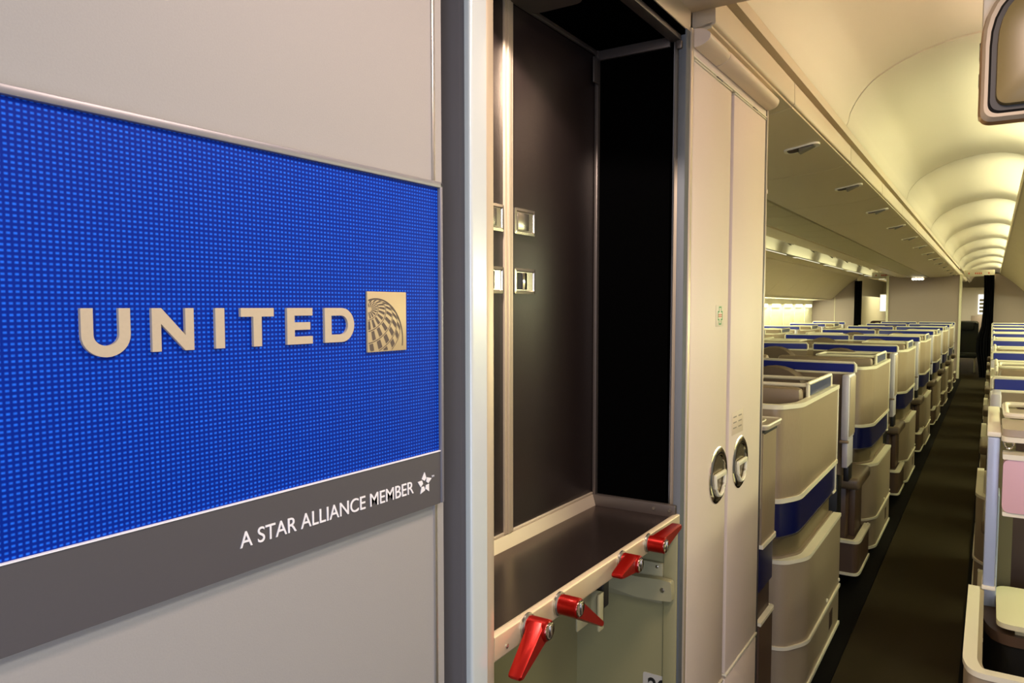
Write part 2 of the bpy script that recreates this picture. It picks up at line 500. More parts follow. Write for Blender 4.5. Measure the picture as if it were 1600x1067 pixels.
# square emblem: a plate with a latticed globe cut into it
EY0, EY1, EZ0, EZ1 = .6870, .7600, 1.5440, 1.6195
em = A(obj('emblem_plate', G().box(LX, LX + .0030, EY0, EY1, EZ0, EZ1, .0006), M['emblem'], sg))
def sph(u, v):      # plate coordinates -> unit sphere
    return None
pv = Vector((-.26, .755, .60)).normalized()
e1 = pv.cross(Vector((0, 0, 1))).normalized(); e2 = pv.cross(e1).normalized()
GC, GR = (.21, .20), .665
def gp(th, ph):
    d = pv * math.cos(th) + (e1 * math.cos(ph) + e2 * math.sin(ph)) * math.sin(th)
    return (GC[0] + GR * d.x, GC[1] + GR * d.y, d.z)
def cellmesh(g, t0, t1, p0, p1, nt_, np_, h):
    for i in range(nt_):
        for j in range(np_):
            q = []
            for (a, b) in ((i, j), (i+1, j), (i+1, j+1), (i, j+1)):
                q.append(gp(t0 + (t1-t0)*a/nt_, p0 + (p1-p0)*b/np_))
            if all(0.012 < u < .985 and .012 < v < .985 and w > .0 for u, v, w in q):
                f = [g.bm.verts.new((LX + .0030 + h, EY0 + u*(EY1-EY0), EZ0 + v*(EZ1-EZ0))) for u, v, w in q]
                try: g.bm.faces.new(f)
                except ValueError: pass
g = G()
R_ = math.radians
rings_t = [4, 20, 37, 54, 70, 84]
for i in range(5):
    t0, t1 = rings_t[i], rings_t[i+1]
    for k in range(18):
        p0 = 20 * k + (i * 10)
        cellmesh(g, R_(t0 + 1.6), R_(t1 - 2.4), R_(p0), R_(p0 + 9.5), 8, 4, .0003)
for t in rings_t[1:]:                       # fine dark line along each ring
    cellmesh(g, R_(t - .9), R_(t + .3), 0, 2*PI, 1, 180, .0003)
# outline of the globe
for k in range(90):
    a0, a1 = R_(k * 1.35 - 10), R_(k * 1.35 - 8.65)
    q = [(GC[0] + r*math.cos(a), GC[1] + r*math.sin(a)) for r, a in ((.668, a0), (.692, a0), (.692, a1), (.668, a1))]
    if all(0.01 < u < .99 and 0.01 < v < .99 for u, v in q):
        g.bm.faces.new([g.bm.verts.new((LX + .0033, EY0 + u*(EY1-EY0), EZ0 + v*(EZ1-EZ0))) for u, v in q])
gl = A(obj('globe_lattice', g, M['emblem_dark'], sg, 0))

t_ = text_mesh('A STAR ALLIANCE MEMBER', .4945, .7720, 1.3500, 1.3668, XW + .0105, .0008, 'lettering', M['white_ink'], sg, .003); A(t_)
# five-part star mark
g = G()
cy_, cz_, r_ = .7955, 1.3585, .0155
for k in range(5):
    a = R_(90 + 72 * k)
    tip = (cy_ + r_*math.cos(a), cz_ + r_*math.sin(a))
    b0 = (cy_ + r_*.30*math.cos(a + R_(30)), cz_ + r_*.30*math.sin(a + R_(30)))
    b1 = (cy_ + r_*.52*math.cos(a + R_(62)), cz_ + r_*.52*math.sin(a + R_(62)))
    b2 = (cy_ + r_*.46*math.cos(a - R_(16)), cz_ + r_*.46*math.sin(a - R_(16)))
    q = [tip, b1, b0, b2]
    q = [tip, (cy_ + r_*.60*math.cos(a + R_(40)), cz_ + r_*.60*math.sin(a + R_(40))), (cy_ + r_*.26*math.cos(a + R_(10)), cz_ + r_*.26*math.sin(a + R_(10))), (cy_ + r_*.50*math.cos(a - R_(24)), cz_ + r_*.50*math.sin(a - R_(24)))]
    g.loft([[(XW + .0105, u, v) for u, v in q], [(XW + .0115, u, v) for u, v in q]])
A(obj('star_mark', g, M['white_ink'], sg, 0))
A(text_mesh('TM', .8110, .8165, 1.3640, 1.3665, XW + .0105, .0006, 'lettering', M['white_ink'], sg))

# ------------------------------------------------------------------ galley unit
gal = thing('galley_unit', 'open galley cupboard with dark brown doors and a steel shelf beside the sign', 'galley', (-.9, 1.4, 0))
def P(name, g, m, parent=gal, smooth=35):
    o = obj(name, g, m, parent, smooth)
    root = parent
    while root.parent: root = root.parent
    if parent.parent is None: o.matrix_parent_inverse = Matrix.Translation(-Vector(parent.location))
    return o
XB = -.905                       # back of the cupboard
P('side_panel', G().box(-1.35, XG - .020, .921, .945, 0, 2.352).prism(rpath([(-.70, .921), (-.669, .9215), (-.669, .945)], .004) + [(-.70, .945)], 'z', 0, 2.352), M['gap_dark'])
P('corner_post', G().prism(rpath([(-.670, .920), (-.6585, .920), (-.6585, .9620), (-.670, .9620)], [.0, .011, .002, 0], 8), 'z', 0, 2.352), M['post'])
P('face_frame', G().box(-.70, XG, .962, .983, 0, 2.352, .0015).box(-.70, XG, .983, 1.872, 2.288, 2.352, .0015), M['cream_alu'])
P('edge_profile', G().box(-.679, XG + .001, 1.838, 1.868, 0, 2.290, .002), M['edge_grey'])
P('edge_lip', G().box(-.70, XG + .0045, 1.868, 1.886, 0, 2.300, .002), M['cream_alu'])
P('liner', G().box(XB - .03, -.70, 1.842, 1.862, 1.06, 2.33).box(XB - .03, -.662, .95, 1.862, 2.275, 2.287).box(XB - .03, -.70, .945, .958, 1.06, 2.33).box(XB - .03, XB - .012, .945, 1.86, 1.06, 2.33), M['black_in'])
P('corner_trim', G().box(XB, XB + .010, 1.826, 1.842, 1.085, 2.275, .002).box(XB, XB + .008, .96, 1.83, 2.262, 2.274, .002).box(XB, -.70, 1.832, 1.842, 2.250, 2.275, .002).box(-.700, -.672, .96, 1.842, 2.262, 2.276, .002).box(-.684, -.668, 1.828, 1.842, 2.240, 2.262, .004), M['dark_metal'])
P('joint_bracket', G().box(XB + .01, XB + .014, 1.795, 1.826, 2.185, 2.250, .001), M['dark_metal'])
P('ceiling_lamp_housing', G().prism(rrect(-.90, -.765, 1.0, 1.50, .03), 'z', 2.262, 2.277), M['dark_metal'])
sp = bpy.data.lights.new('cupboard_spot', 'SPOT'); sp.energy = 38; sp.color = (1.0, .80, .72); sp.spot_size = math.radians(143); sp.spot_blend = .15; sp.shadow_soft_size = .012
spo = bpy.data.objects.new('cupboard_spot', sp); C.objects.link(spo); spo.location = (-.78, 1.12, 2.258); spo.rotation_euler = (0, math.radians(8), 0)
for (y0, y1) in ((1.000, 1.384), (1.421, 1.826)):
    d = P('door', G().box(XB - .01, XB, y0, y1, 1.098, 2.262, .001), M['brown_door'])
P('door_trim', G().box(XB - .01, XB + .004, 1.385, 1.396, 1.092, 2.268, .0015).box(XB - .01, XB + .006, 1.397, 1.399 + .010, 1.092, 2.268, .001).box(XB - .01, XB + .004, 1.4115, 1.420, 1.092, 2.268, .0015)
  .box(XB - .01, XB + .003, .96, 1.384, 1.0905, 1.0975, .001).box(XB - .01, XB + .003, 1.421, 1.826, 1.0905, 1.0975, .001), M['cream_alu'])
def slide_latch(y0, y1, z0, z1, closed, dark):
    fr = P('slide_latch', G().loft([[(XB, a, b) for a, b in rrect(y0, y1, z0, z1, .004)], [(XB + .004, a, b) for a, b in rrect(y0, y1, z0, z1, .004)],
        [(XB + .005, a, b) for a, b in rrect(y0 + .006, y1 - .006, z0 + .006, z1 - .006, .003)], [(XB + .002, a, b) for a, b in rrect(y0 + .008, y1 - .008, z0 + .008, z1 - .008, .003)]]), M['chrome_dull'])
    zz0, zz1 = z0 + .010, z1 - .010
    if closed:
        s_ = G().box(XB + .002, XB + .0055, y0 + .012, y0 + (y1 - y0) * .66, zz0, zz1, .001); mm = M['chrome_dull']
        o = obj('slider', s_, mm, fr); o.matrix_parent_inverse = Matrix.Identity(4)
    else:
        o = obj('opening', G().box(XB + .0018, XB + .0024, y0 + .009, y0 + .009 + (y1 - y0) * .25, zz0, zz1), M['black'], fr)
        o = obj('slider', G().box(XB + .002, XB + .006, y0 + .009 + (y1 - y0) * .25, y0 + .009 + (y1 - y0) * .45, zz0, zz1, .001), M['chrome'], fr)
    return fr
slide_latch(1.426, 1.515, 1.764, 1.822, True, 0)
slide_latch(1.426, 1.515, 1.630, 1.688, False, 0)
slide_latch(1.294, 1.381, 1.764, 1.822, True, 0)
slide_latch(1.294, 1.381, 1.630, 1.688, False, 0)
# steel shelf with a raised rim, end kerb, and the latch bar in front
P('shelf', G().box(XB, -.668, .96, 1.842, 1.050, 1.062), M['tray'])
P('shelf_lip', G().prism([(XB, 1.0905), (XB + .004, 1.0905), (XB + .010, 1.070), (XB + .012, 1.062), (XB, 1.062)], 'y', .96, 1.842), M['cream_alu'])
P('shelf_kerb', G().box(XB, -.668, 1.824, 1.842, 1.060, 1.092, .003), M['dark_metal'])
for x_ in (-.682, -.725): P('screw', G().lathe([(.0045, 0), (.0045, .0015), (.002, .002)], (x_, 1.8215, 1.079), 'y', 10), M['chrome_dull'])
P('latch_bar', G().prism(rpath([(-.685, 1.025), (XG, 1.025), (XG, 1.069), (-.672, 1.069), (-.685, 1.060)], .004, 3, True), 'y', .9835, 1.868), M['bar'])
P('bar_pin', G().lathe([(.004, 0), (.004, .0015), (.001, .003)], (XG, 1.02, 1.040), 'x', 12), M['chrome_dull'])
# trolley bay under the bar
P('bay_wall', G().box(-.955, -.662, 1.840, 1.856, 0.0, 1.02).box(-.97, -.955, .945, 1.856, 0, 1.05).box(-.955, -.68, .945, .955, 0, 1.02), M['bay'])
P('bay_edge', G().box(-.700, -.664, 1.832, 1.846, 0, 1.02, .003), M['bay'])
P('bay_bracket', G().prism(rpath([(-.95, .905), (-.76, .898), (-.70, .902), (-.668, .900), (-.664, .850), (-.70, .846), (-.76, .843), (-.95, .868)], .006, 3, True), 'y', 1.800, 1.822)
  .box(-.86, -.70, 1.826, 1.840, .828, .935, .003), M['bracket'])
P('screw', G().lathe([(.006, 0), (.006, -.002), (.003, -.003)], (-.690, 1.800, .876), 'y', 12), M['chrome_dull'])
P('screw', G().lathe([(.004, 0), (.004, -.002), (.002, -.003)], (-.715, 1.826, .925), 'y', 12), M['chrome_dull'])
P('hook', G().box(-.705, -.700, 1.35, 1.42, .930, 1.02, .002).box(-.705, -.672, 1.412, 1.418, .935, 1.00, .002).box(-.678, -.672, 1.395, 1.418, .920, 1.00, .002), M['bracket'])
P('latch_stop', G().box(-.76, -.68, 1.43, 1.46, .955, 1.024, .004), M['black'])
P('number_label', G().prism(rrect(-.756, -.672, .500, .628, .006), 'y', 1.8385, 1.840), M['label_grey'])
# number "20" on the label (faces -y)
cu = bpy.data.curves.new('t', 'FONT'); cu.body = '20'; cu.size = 1; cu.extrude = .01; cu.offset = .02
to = bpy.data.objects.new('t', cu); C.objects.link(to)
me = bpy.data.meshes.new_from_object(to.evaluated_get(bpy.context.evaluated_depsgraph_get())); bpy.data.objects.remove(to)
xs = [v.co.x for v in me.vertices]; ys = [v.co.y for v in me.vertices]
for v in me.vertices:
    a = (v.co.x - min(xs)) / (max(xs) - min(xs)); b = (v.co.y - min(ys)) / (max(ys) - min(ys))
    v.co = (-.742 + a * .052, 1.8380 + (.0004 if v.co.z < 0 else -.0004), .570 + b * .048)
me.materials.clear(); me.materials.append(M['ink'])
o = bpy.data.objects.new('number', me); C.objects.link(o); o.parent = gal; o.matrix_parent_inverse = Matrix.Translation(-Vector(gal.location))

def red_latch(y, z, d, L=.098):
    """hub on the bar and a bent paddle pointing along d=(dx,dy,dz)"""
    x0 = XG; xh = -.616; r = .0185
    hub = P('red_latch', G().lathe([(r*1.0, .006), (r, xh - x0 - .002), (r - .002, xh - x0)], (x0, y, z), 'x', 28), M['red'])
    obj('washer', G().lathe([(r + .0035, .0), (r + .0035, .004), (r + .001, .0065)], (x0, y, z), 'x', 28), M['chrome_dull'], hub)
    cap = G().lathe([(r - .0035, 0), (r - .0035, .0022), (r - .006, .003)], (xh, y, z), 'x', 28).box(xh + .003, xh + .0055, y - .0035, y + .0035, z - .011, z + .011, .001)
    obj('chrome_cap', cap, M['chrome'], hub)
    dy, dz = d; l_ = math.hypot(dy, dz); dy /= l_; dz /= l_
    # lever: a teardrop in the plane of the bar, as deep as the hub is long
    def tear(sc, x, xt, Lx):
        pts = []
        a0 = math.atan2(dz, dy); w = .0055 * sc
        for k in range(9):
            a = a0 + R_(82) + R_(196) * k / 8
            pts.append((x, y + r * sc * math.cos(a), z + r * sc * math.sin(a)))
        for k in range(5):
            a = a0 - R_(80) + R_(160) * k / 4
            pts.append((xt, y + dy * Lx + w * math.cos(a), z + dz * Lx + w * math.sin(a)))
        return pts
    g = G(); g.loft([tear(.93, x0 + .010, x0 + .020, L * .99), tear(1.0, x0 + .014, x0 + .024, L), tear(1.0, xh - .009, xh - .004, L), tear(.86, xh - .004, xh, L * .97)])
    obj('paddle', g, M['red'], hub, 30)
red_latch(1.624, 1.052, (.102, .018), .108)
red_latch(1.476, 1.052, (-.10, .0), .088)
red_latch(1.197, 1.052, (.104, -.068), .120)
red_latch(1.084, 1.052, (-.085, -.045), .098)

# ------------------------------------------------------------------ closet unit
cl = thing('closet_unit', 'tall cream double closet with two round chrome pull handles', 'closet', (-.9, 2.26, 0))
Pc = lambda n, g, m, parent=cl, smooth=35: P(n, g, m, parent, smooth)
Pc('carcass', G().prism([(-1.35, .02), (XG - .012, .02), (XG - .012, 2.285), (-.80, 2.285), (-.86, 2.255), (-1.35, 2.255)], 'y', 1.888, 2.628), M['closet'])
Pc('header_panel', G().box(XG - .012, XG + .001, 1.892, 2.620, 2.240, 2.270, .002), M['closet'])
Pc('header_trim', G().box(XG - .012, XG + .003, 1.892, 2.626, 2.2345, 2.2385, .001), M['cream'])
Pc('end_edge', G().box(-.70, XG + .002, 2.622, 2.636, 0.02, 2.285, .002), M['dark_metal'])
Pc('end_bead', G().box(-.68, XG + .003, 2.6365, 2.644, 0.9, 2.285, .002).box(XG - .01, XG + .004, 2.636, 2.652, 1.985, 2.000, .001), M['cream_alu'])
R_ = math.radians
for (y0, y1, n_) in ((1.900, 2.226, 0), (2.256, 2.618, 1)):
    du = Pc('upper_door', G().box(XG - .014, XG + .001, y0, y1, .470, 2.226, .003), M['closet'])
    Pc('door_edge', G().box(XG - .012, XG + .0035, y0, y1, 2.2265, 2.2300, .001), M['cream'])
    Pc('door_edge', G().box(XG - .012, XG + .005, y0, y1, .462, .4695, .001), M['cream'])
    Pc('lower_door', G().box(XG - .014, XG + .001, y0, y1, .05, .452, .003), M['closet'])
    Pc('hinge', G().box(XG - .004, XG + .004, (y0 + y1) / 2 + .02, (y0 + y1) / 2 + .07, 2.2305, 2.2345, .001), M['dark_metal'])
Pc('door_gap', G().box(XG - .0125, XG - .011, 2.222, 2.260, .05, 2.23), M['brown'])
# rounded crown above the closet, in two lengths
def crown(y0, y1, r0, r1):
    def ring(y, s):
        pts = [(-.80, 2.286), (-.665, 2.286)] + [(-.664 + .050*s*math.cos(R_(a)), 2.279 + .024*s*math.sin(R_(a))) for a in range(-80, 91, 17)] + [(-.80, 2.303)]
        return [(p[0], y, p[1]) for p in pts]
    return G().loft([ring(y0, r0), ring(y0 + .01, 1), ring(y1 - .03, 1), ring(y1, r1)])
Pc('crown', crown(1.888, 2.065, 1, .96), M['crown'])
Pc('crown', crown(2.070, 2.636, .96, .8), M['crown'])
def ring_handle(y, z):
    b = Pc('door_handle', G().lathe([(.083, 0), (.083, .003), (.074, .0075), (.060, .0065), (.055, .0022), (.053, .0016)], (XG, y, z), 'x', 48), M['chrome'])
    obj('cup', G().lathe([(.056, .0030), (.046, .0022), (.004, .0020)], (XG, y, z), 'x', 40), M['cup'], b)
    pull = [(XG + .012, y - .050, z + .004), (XG + .014, y, z + .010), (XG + .012, y + .050, z + .004)]
    g = G().box(XG + .004, XG + .014, y - .050, y + .050, z - .006, z + .010, .004)
    U_ = [(XG + .009, y + .046*math.cos(R_(a)), z - .002 + .056*math.sin(R_(a))) for a in range(180, 361, 15)]
    g.tube(U_, .0055, 8)
    obj('pull', g, M['cream'], b)
ring_handle(2.150, 1.112); ring_handle(2.376, 1.112)
st = Pc('sticker', G().box(XG + .001, XG + .0018, 2.108, 2.178, 1.545, 1.606, .0003), M['sticker'])
def cross(y, z, w, h, aw, ah):
    return [(y-aw, z-h), (y+aw, z-h), (y+aw, z-ah), (y+w, z-ah), (y+w, z+ah), (y+aw, z+ah), (y+aw, z+h), (y-aw, z+h), (y-aw, z+ah), (y-w, z+ah), (y-w, z-ah), (y-aw, z-ah)]
def frame_poly(o_, i_, x): # thin outline
    g = G(); a = [(x, *p) for p in o_]; b = [(x + .0004, *p) for p in o_]; c = [(x + .0004, *p) for p in i_]; d = [(x, *p) for p in i_]
    g.loft([a, b, c, d, a], caps=False); return g
obj('green_outline', frame_poly(cross(2.146, 1.576, .021, .026, .011, .013), cross(2.146, 1.576, .0175, .0225, .0075, .0095), XG + .0018), M['green'], st)
obj('red_line', G().box(XG + .0018, XG + .0022, 2.130, 2.162, 1.572, 1.575).box(XG + .0018, XG + .0022, 2.130, 2.162, 1.577, 1.580), M['red_ink'], st)
pl = Pc('placard', G().box(XG + .001, XG + .0018, 2.282, 2.405, 1.207, 1.278, .0003), M['placard'])
g = G()
for r in range(3):
    for c in range(2):
        y_ = 2.296 + c*.056; z_ = 1.262 - r*.017
        g.box(XG + .0018, XG + .0021, y_, y_ + .036, z_ - .002, z_ + .002)
obj('print_lines', g, M['grey_ink'], pl)

# ------------------------------------------------------------------ overhead bins
def sweep_bin(prof, y0, y1, t=.018, nrm=1):
    """open profile (x,z) extruded along y with thickness"""
    off = offset(prof, t * nrm)
    return G().prism(list(prof) + off[::-1], 'y', y0, y1)
def make_bin_center(name, label, L):
    t = thing(name, label, 'overhead bin', (0, 0, 0))
    # profile in local coordinates: x measured from the nose face, z from eye level
    nose = rpath([(-.060, .698), (-.004, .700), (0, .706), (-.002, .778), (-.012, .787), (-.060, .790)], .010, 3, True)
    obj('nose_panel', G().prism(nose, 'y', .004, L - .004), M['bin'], t)
    door = smooth_prof([(-.010, .6935), (-.05, .686), (-.12, .672), (-.26, .660), (-.42, .653), (-.565, .650)], 2)
    obj('bin_door', G().prism(door + [(x, z + .014) for x, z in door[::-1]], 'y', .004, L - .004), M['bin_door'], t)
    h = G()
    cx, cz = -.100, .6765
    def zat(x): return (.6935 + (x + .01) / .11 * .0215 if x > -.12 else .672 - (-.12 - x) * .09) + .009
    pts = rrect(-.172, -.030, L/2 - .044, L/2 + .044, .038)
    h.loft([[(x, y, zat(x) + .002) for x, y in pts], [(x, y, zat(x) - .017) for x, y in pts], [(-.10 + (x + .10) * .88, L/2 + (y - L/2) * .82, zat(x) - .015) for x, y in pts]])
    hp = obj('handle', h, M['chrome_rim'], t)
    obj('handle_flap', G().loft([[(x, y, zat(x) - .0140) for x, y in rrect(-.112, -.048, L/2 - .024, L/2 + .024, .006)], [(x, y, zat(x) - .018 - (-.048 - x) * .24) for x, y in rrect(-.110, -.050, L/2 - .022, L/2 + .022, .006)]]), M['flap'], hp)
    obj('handle_recess', G().loft([[(x, y, zat(x) - .0140) for x, y in rrect(-.158, -.050, L/2 - .034, L/2 + .034, .02)], [(x, y, zat(x) - .0170) for x, y in rrect(-.158, -.050, L/2 - .034, L/2 + .034, .02)]]), M['brown'], hp)
    return t
def make_bin_side(name, label, L):
    t = thing(name, label, 'overhead bin', (0, 0, 0))
    nose = rpath([(-.060, .698), (-.004, .700), (0, .706), (-.002, .778), (-.012, .787), (-.060, .790)], .010, 3, True)
    obj('nose_panel', G().prism(nose, 'y', .004, L - .004), M['bin'], t)
    door = smooth_prof([(-.012, .6930), (-.06, .665), (-.15, .60), (-.28, .49), (-.42, .355), (-.54, .235), (-.60, .195)], 2)
    obj('bin_door', G().prism(door + [(x - .008, z + .014) for x, z in door[::-1]], 'y', .004, L - .004), M['bin_door'], t)
    obj('bin_base', G().prism([(-.605, .19), (-.605, .175), (-.85, .170), (-1.03, .172), (-1.03, .19)], 'y', .002, L - .002), M['bin'], t)
    def zat(x): return .665 + (x + .06) / (-.09) * .065
    obj('handle', G().loft([[(x, y, zat(x) + .002) for x, y in rrect(-.135, -.065, L/2 - .03, L/2 + .03, .02)], [(x, y, zat(x) - .007) for x, y in rrect(-.13, -.07, L/2 - .024, L/2 + .024, .02)]]), M['taupe'], t)
    return t
BL = 1.279
Y0 = 2.86
n_b = 13
proto = make_bin_center('overhead_bin', 'x', BL)
def lab_bin(i, where): return '%s cream overhead bin along %s' % (ORD[i] if i else 'nearest', where)
for i in range(-1, n_b):
    lb = 'cream overhead bin directly behind the crown of the closet' if i < 0 else '%s cream bin beyond the closet, above the pods left of the aisle' % ORD[i].replace('nearest', 'first')
    if i == -1:
        proto.location = (-.62, Y0 - BL + .36, H); proto['label'] = lb; proto['group'] = 'centre overhead bins, near side'; r = proto
        proto.scale = (1.033, (BL - .36) / BL, 1.033)
    else:
        r = dup(proto, (-.62, Y0 + i * BL, H), lb); r.scale = (1.033, 1, 1.033)
for i in range(4):
    r = dup(proto, (-.62, END + .09 + i * BL, H), '%s cream bin past the rear partition, over the near aisle' % ORD[i].replace('nearest', 'first'), group='bins past the rear partition'); r.scale = (1.033, 1, 1.033)
for i in range(1, n_b):
    r = dup(proto, (2 * XC + .62, Y0 + i * BL, H), '%s cream bin on the far side of the centre bins, over the far aisle' % ORD[i - 1], group='centre overhead bins, far side')
    r.scale = (-.6, 1, 1.033)
proto2 = make_bin_side('overhead_bin', 'x', BL)
proto2['group'] = 'window-side overhead bins right of the aisle'
for i in range(0, n_b):
    lb = '%s sloping cream bin along the right edge of the picture' % ORD[i]
    if i == 0:
        proto2.location = (.124, Y0, H); proto2.scale = (-1, 1, 1.02); proto2['label'] = lb
    else: dup(proto2, (.124, Y0 + i * BL, H), lb)
for i in range(3, n_b):
    dup(proto2, (2 * XC - .12, Y0 + i * BL, H), '%s sloping cream bin above the windows on the far left' % ORD[i - 3], sx=1, group='window-side overhead bins over the far windows')
# the centre box between the two rows of bins and its service strip
g = G().box(-1.94, -.62, 1.95, END, H + .835, H + 1.25)
struct('trim_5', g, M['bin'])
g = G().box(-1.250, -1.198, 1.95, END, H + .700, H + .74)
struct('trim_6', g, M['black'])
psu = thing('service_strip', 'pale service strip between the two rows of centre bins', 'service panel', (-1.40, 10, H + .65))
k = 0
yy = 2.75
while yy < END - .3:
    l_ = .62
    g = G().prism([(-1.236, .676), (-1.32, .669), (-1.45, .672), (-1.58, .678), (-1.58, .694), (-1.236, .694)], 'y', yy, yy + l_ - .012)
    o = obj('service_panel', g, M['psu'], psu); o.matrix_parent_inverse = Matrix.Translation((1.40, -10, -.65 ))
    yy += l_; k += 1
rl = thing('reading_lamp', 'small cluster of lit reading lamps under the centre bins at the rear partition', 'lamp', (-1.42, 19.2, H + .632))
obj('housing', G().box(-.14, .14, -.10, .10, -.02, .035, .012), M['bin'], rl)
for dx in (-.09, -.03, .03, .09):
    obj('bulb', G().lathe([(.022, 0), (.022, -.004), (.012, -.008)], (dx, -.112, -.005), 'y', 12), M['read_lamp'], rl)

# cove lamps above the window-side bins
def cove(x, sgn, y0, y1, label, m, pw, col, group):
    t = thing('cove_lamp', label, 'lamp', (x, (y0 + y1) / 2, H + .87), group)
    L = (y1 - y0)
    zf = 0 if sgn > 0 else -.055
    t.location.z += zf
    obj('housing', G().box(-.05, .05, -L/2, L/2, -.03, -.005, .004), M['bin'], t)
    obj('diffuser', G().box(-.035, .035, -L/2 + .02, L/2 - .02, -.005, .012, .004), m, t)
    a = area('cove_light', (0, 0, .02), (PI, math.radians(35) * sgn, 0), .07, L - .1, pw, col)
    a.parent = t
for i, (a, b) in enumerate(zip(RIBS[:-2], RIBS[1:-1])):
    if i == 0: cove(.22, 1, 2.2, b - .1, 'rose-tinted cove lamp above the right-hand bins nearest the camera', M['lamp_pink'], 9, PINK, 'cove lamps above the right-hand bins'); continue
    cove(.22, 1, a + .35, b - .35, '%s lit cove lamp above the right-hand bins beyond the monitor' % ORD[i - 1], M['lamp'], 9, CABIN, 'cove lamps above the right-hand bins')
    cove(2 * XC - .22, -1, a + .35, b - .35, '%s cove lamp above the far window bins' % ORD[i - 1], M['lamp_far'], 2.4, CABIN, 'cove lamps above the far window bins')

# ------------------------------------------------------------------ business class pods
def arcpts(path): return path
def make_pod(kind, label, group):
    """local frame: aisle side x=0, body towards -x, y=0 at the blue-topped rear shell, z from the floor"""
    t = thing('seat_pod', label, 'seat pod', (0, 0, 0), group)
    front = kind == 'front'
    sp_ = rpath([(-.640, -1.50), (-.055, -1.46), (0, -1.35), (0, -.52)], [0, .03, .05, 0], 6)
    if not front:
        obj('side_shell', G().wall(sp_, .862, 1.212, .022, 0.011), M['weave'], t)
        obj('top_trim', G().wall(sp_, 1.210, 1.228, .030, .008), M['cream'], t)
        obj('end_trim', G().box(-.020, .004, -.524, -.514, .862, 1.222, .002), M['cream'], t)
        obj('lower_trim', G().wall(sp_, .846, .864, .030, .008), M['cream'], t)
        obj('navy_band', G().wall(sp_, .712, .847, .020, .014), M['navy'], t)
        obj('band_trim', G().box(-.014, .003, -.58, -.514, .706, .716, .002).box(-.010, .002, -.524, -.514, .71, .85, .002), M['cream'], t)
        obj('recess_band', G().wall(rpath([(-.635, -1.365), (-.095, -1.335), (-.036, -1.22), (-.036, -.53)], [0, .03, .04, 0], 5), .590, .713, .018, 0), M['band'], t)
        obj('inner_ledge_trim', G().wall(rpath([(-.635, -1.375), (-.085, -1.345), (-.022, -1.23), (-.022, -.50)], [0, .03, .04, 0], 5), .592, .602, .016, 0), M['taupe'], t)
        obj('band_line', G().wall(sp_, .706, .713, .022, .013), M['dark_metal'], t)
        # blue side screen in a cream frame
        obj('side_screen', G().box(-.024, -.014, -1.10, -.635, 1.232, 1.275), M['steel_blue'], t)
        fr = rpath([(-.019, -1.13, 1.225), (-.019, -1.13, 1.283), (-.019, -.615, 1.283), (-.019, -.615, 1.225)], .012, 4)
        obj('screen_frame', G().tube(fr, .0085, 8), M['cream'], t)
    cp = rpath([(-.640, -1.40), (-.050, -1.355), (.018, -1.24), (.018, -.47)], [0, .04, .05, 0], 6)
    if front: cp = rpath([(-1.10, -1.42), (.028, -1.42), (.048, -1.34), (.048, -.66)], [0, .06, .03, 0], 6)
    obj('cabinet', G().wall(cp, .235, .580, .045, .022), M['pearl'], t)
    obj('cabinet_plinth', G().wall(cp, .050, .228, .045, .022), M['pearl'], t)
    obj('cabinet_cap', G().wall(cp, .576, .592, .036, .014), M['cream'], t)
    obj('middle_trim', G().wall(cp, .226, .240, .052, .018), M['cream'], t)
    obj('base_trim', G().wall(cp, .036, .052, .052, .018), M['cream'], t)
    if not front:
        obj('vent', G().box(.014, .020, -.72, -.64, .095, .175, .001), M['brown'], t)
        obj('button', G().lathe([(.009, 0), (.009, .004), (.005, .006)], (.019, -.80, .262), 'x', 12).lathe([(.009, 0), (.009, .004), (.005, .006)], (.019, -.485, .262), 'x', 12), M['cream'], t)
    # console with a railed top inside the pod
    xr = -.39 if not front else -.60
    obj('console_box', G().box(xr + .005, -.035, -1.115, -.815, .62 if not front else 1.20, 1.225 if not front else 1.262, .01), M['brown_pl' if not front else 'table'], t)
    lp = rpath([(xr, -1.125, 1.275), (-.035, -1.125, 1.275), (-.035, -.805, 1.275), (xr, -.805, 1.275)], .025, 5, True)
    obj('console_rail', G().tube(lp, .0085, 8, closed=True), M['cream'], t)
    if not front:
        obj('inner_panel', G().box(-.630, -.06, -1.19, -1.14, .45, 1.185, .01), M['brown'], t)
        obj('inner_ledge', G().box(-.630, -.035, -1.200, -1.125, 1.185, 1.268, .02), M['taupe'], t)
    # rear shell: cream frame around a cobalt strip
    def cy(x): return .10 * (x / -.66) ** 2            # gently curved in plan
    xs_ = [-.008 - .628 * i / 12 for i in range(13)]
    shell = [(x, cy(x) + .02) for x in xs_]
    obj('rear_shell', G().wall(shell, .68, 1.236, .035, 0), M['taupe'], t)
    obj('seat_base', G().box(-.62, -.07, .0, .13, .02, .68, .01), M['black'], t)
    obj('cobalt_strip', G().wall(shell[0:], 1.245, 1.292, .020, 0.0), M['blue'], t)
    front_ = [(x, cy(x) + .02) for x in xs_]
    top = [(x, y, 1.297) for x, y in front_]
    loop = [(x, y - .008, 1.240) for x, y in front_][::-1] + [(.000, .02, 1.250), (.000, .02, 1.288)] + top + [(xs_[-1] - .008, cy(xs_[-1]) + .02, 1.288), (xs_[-1] - .008, cy(xs_[-1]) + .02, 1.250)]
    obj('strip_frame', G().tube(loop, .0085, 8, closed=True), M['cream'], t)
    # headrest dome, backrest, cushion
    dm = []
    for k in range(13):
        a = PI * k / 12
        dm.append((-.41 + .185 * math.cos(a), 1.10 + .172 * math.sin(a) ** .8))
    dm = [(-.225, .86)] + dm + [(-.595, .86)]
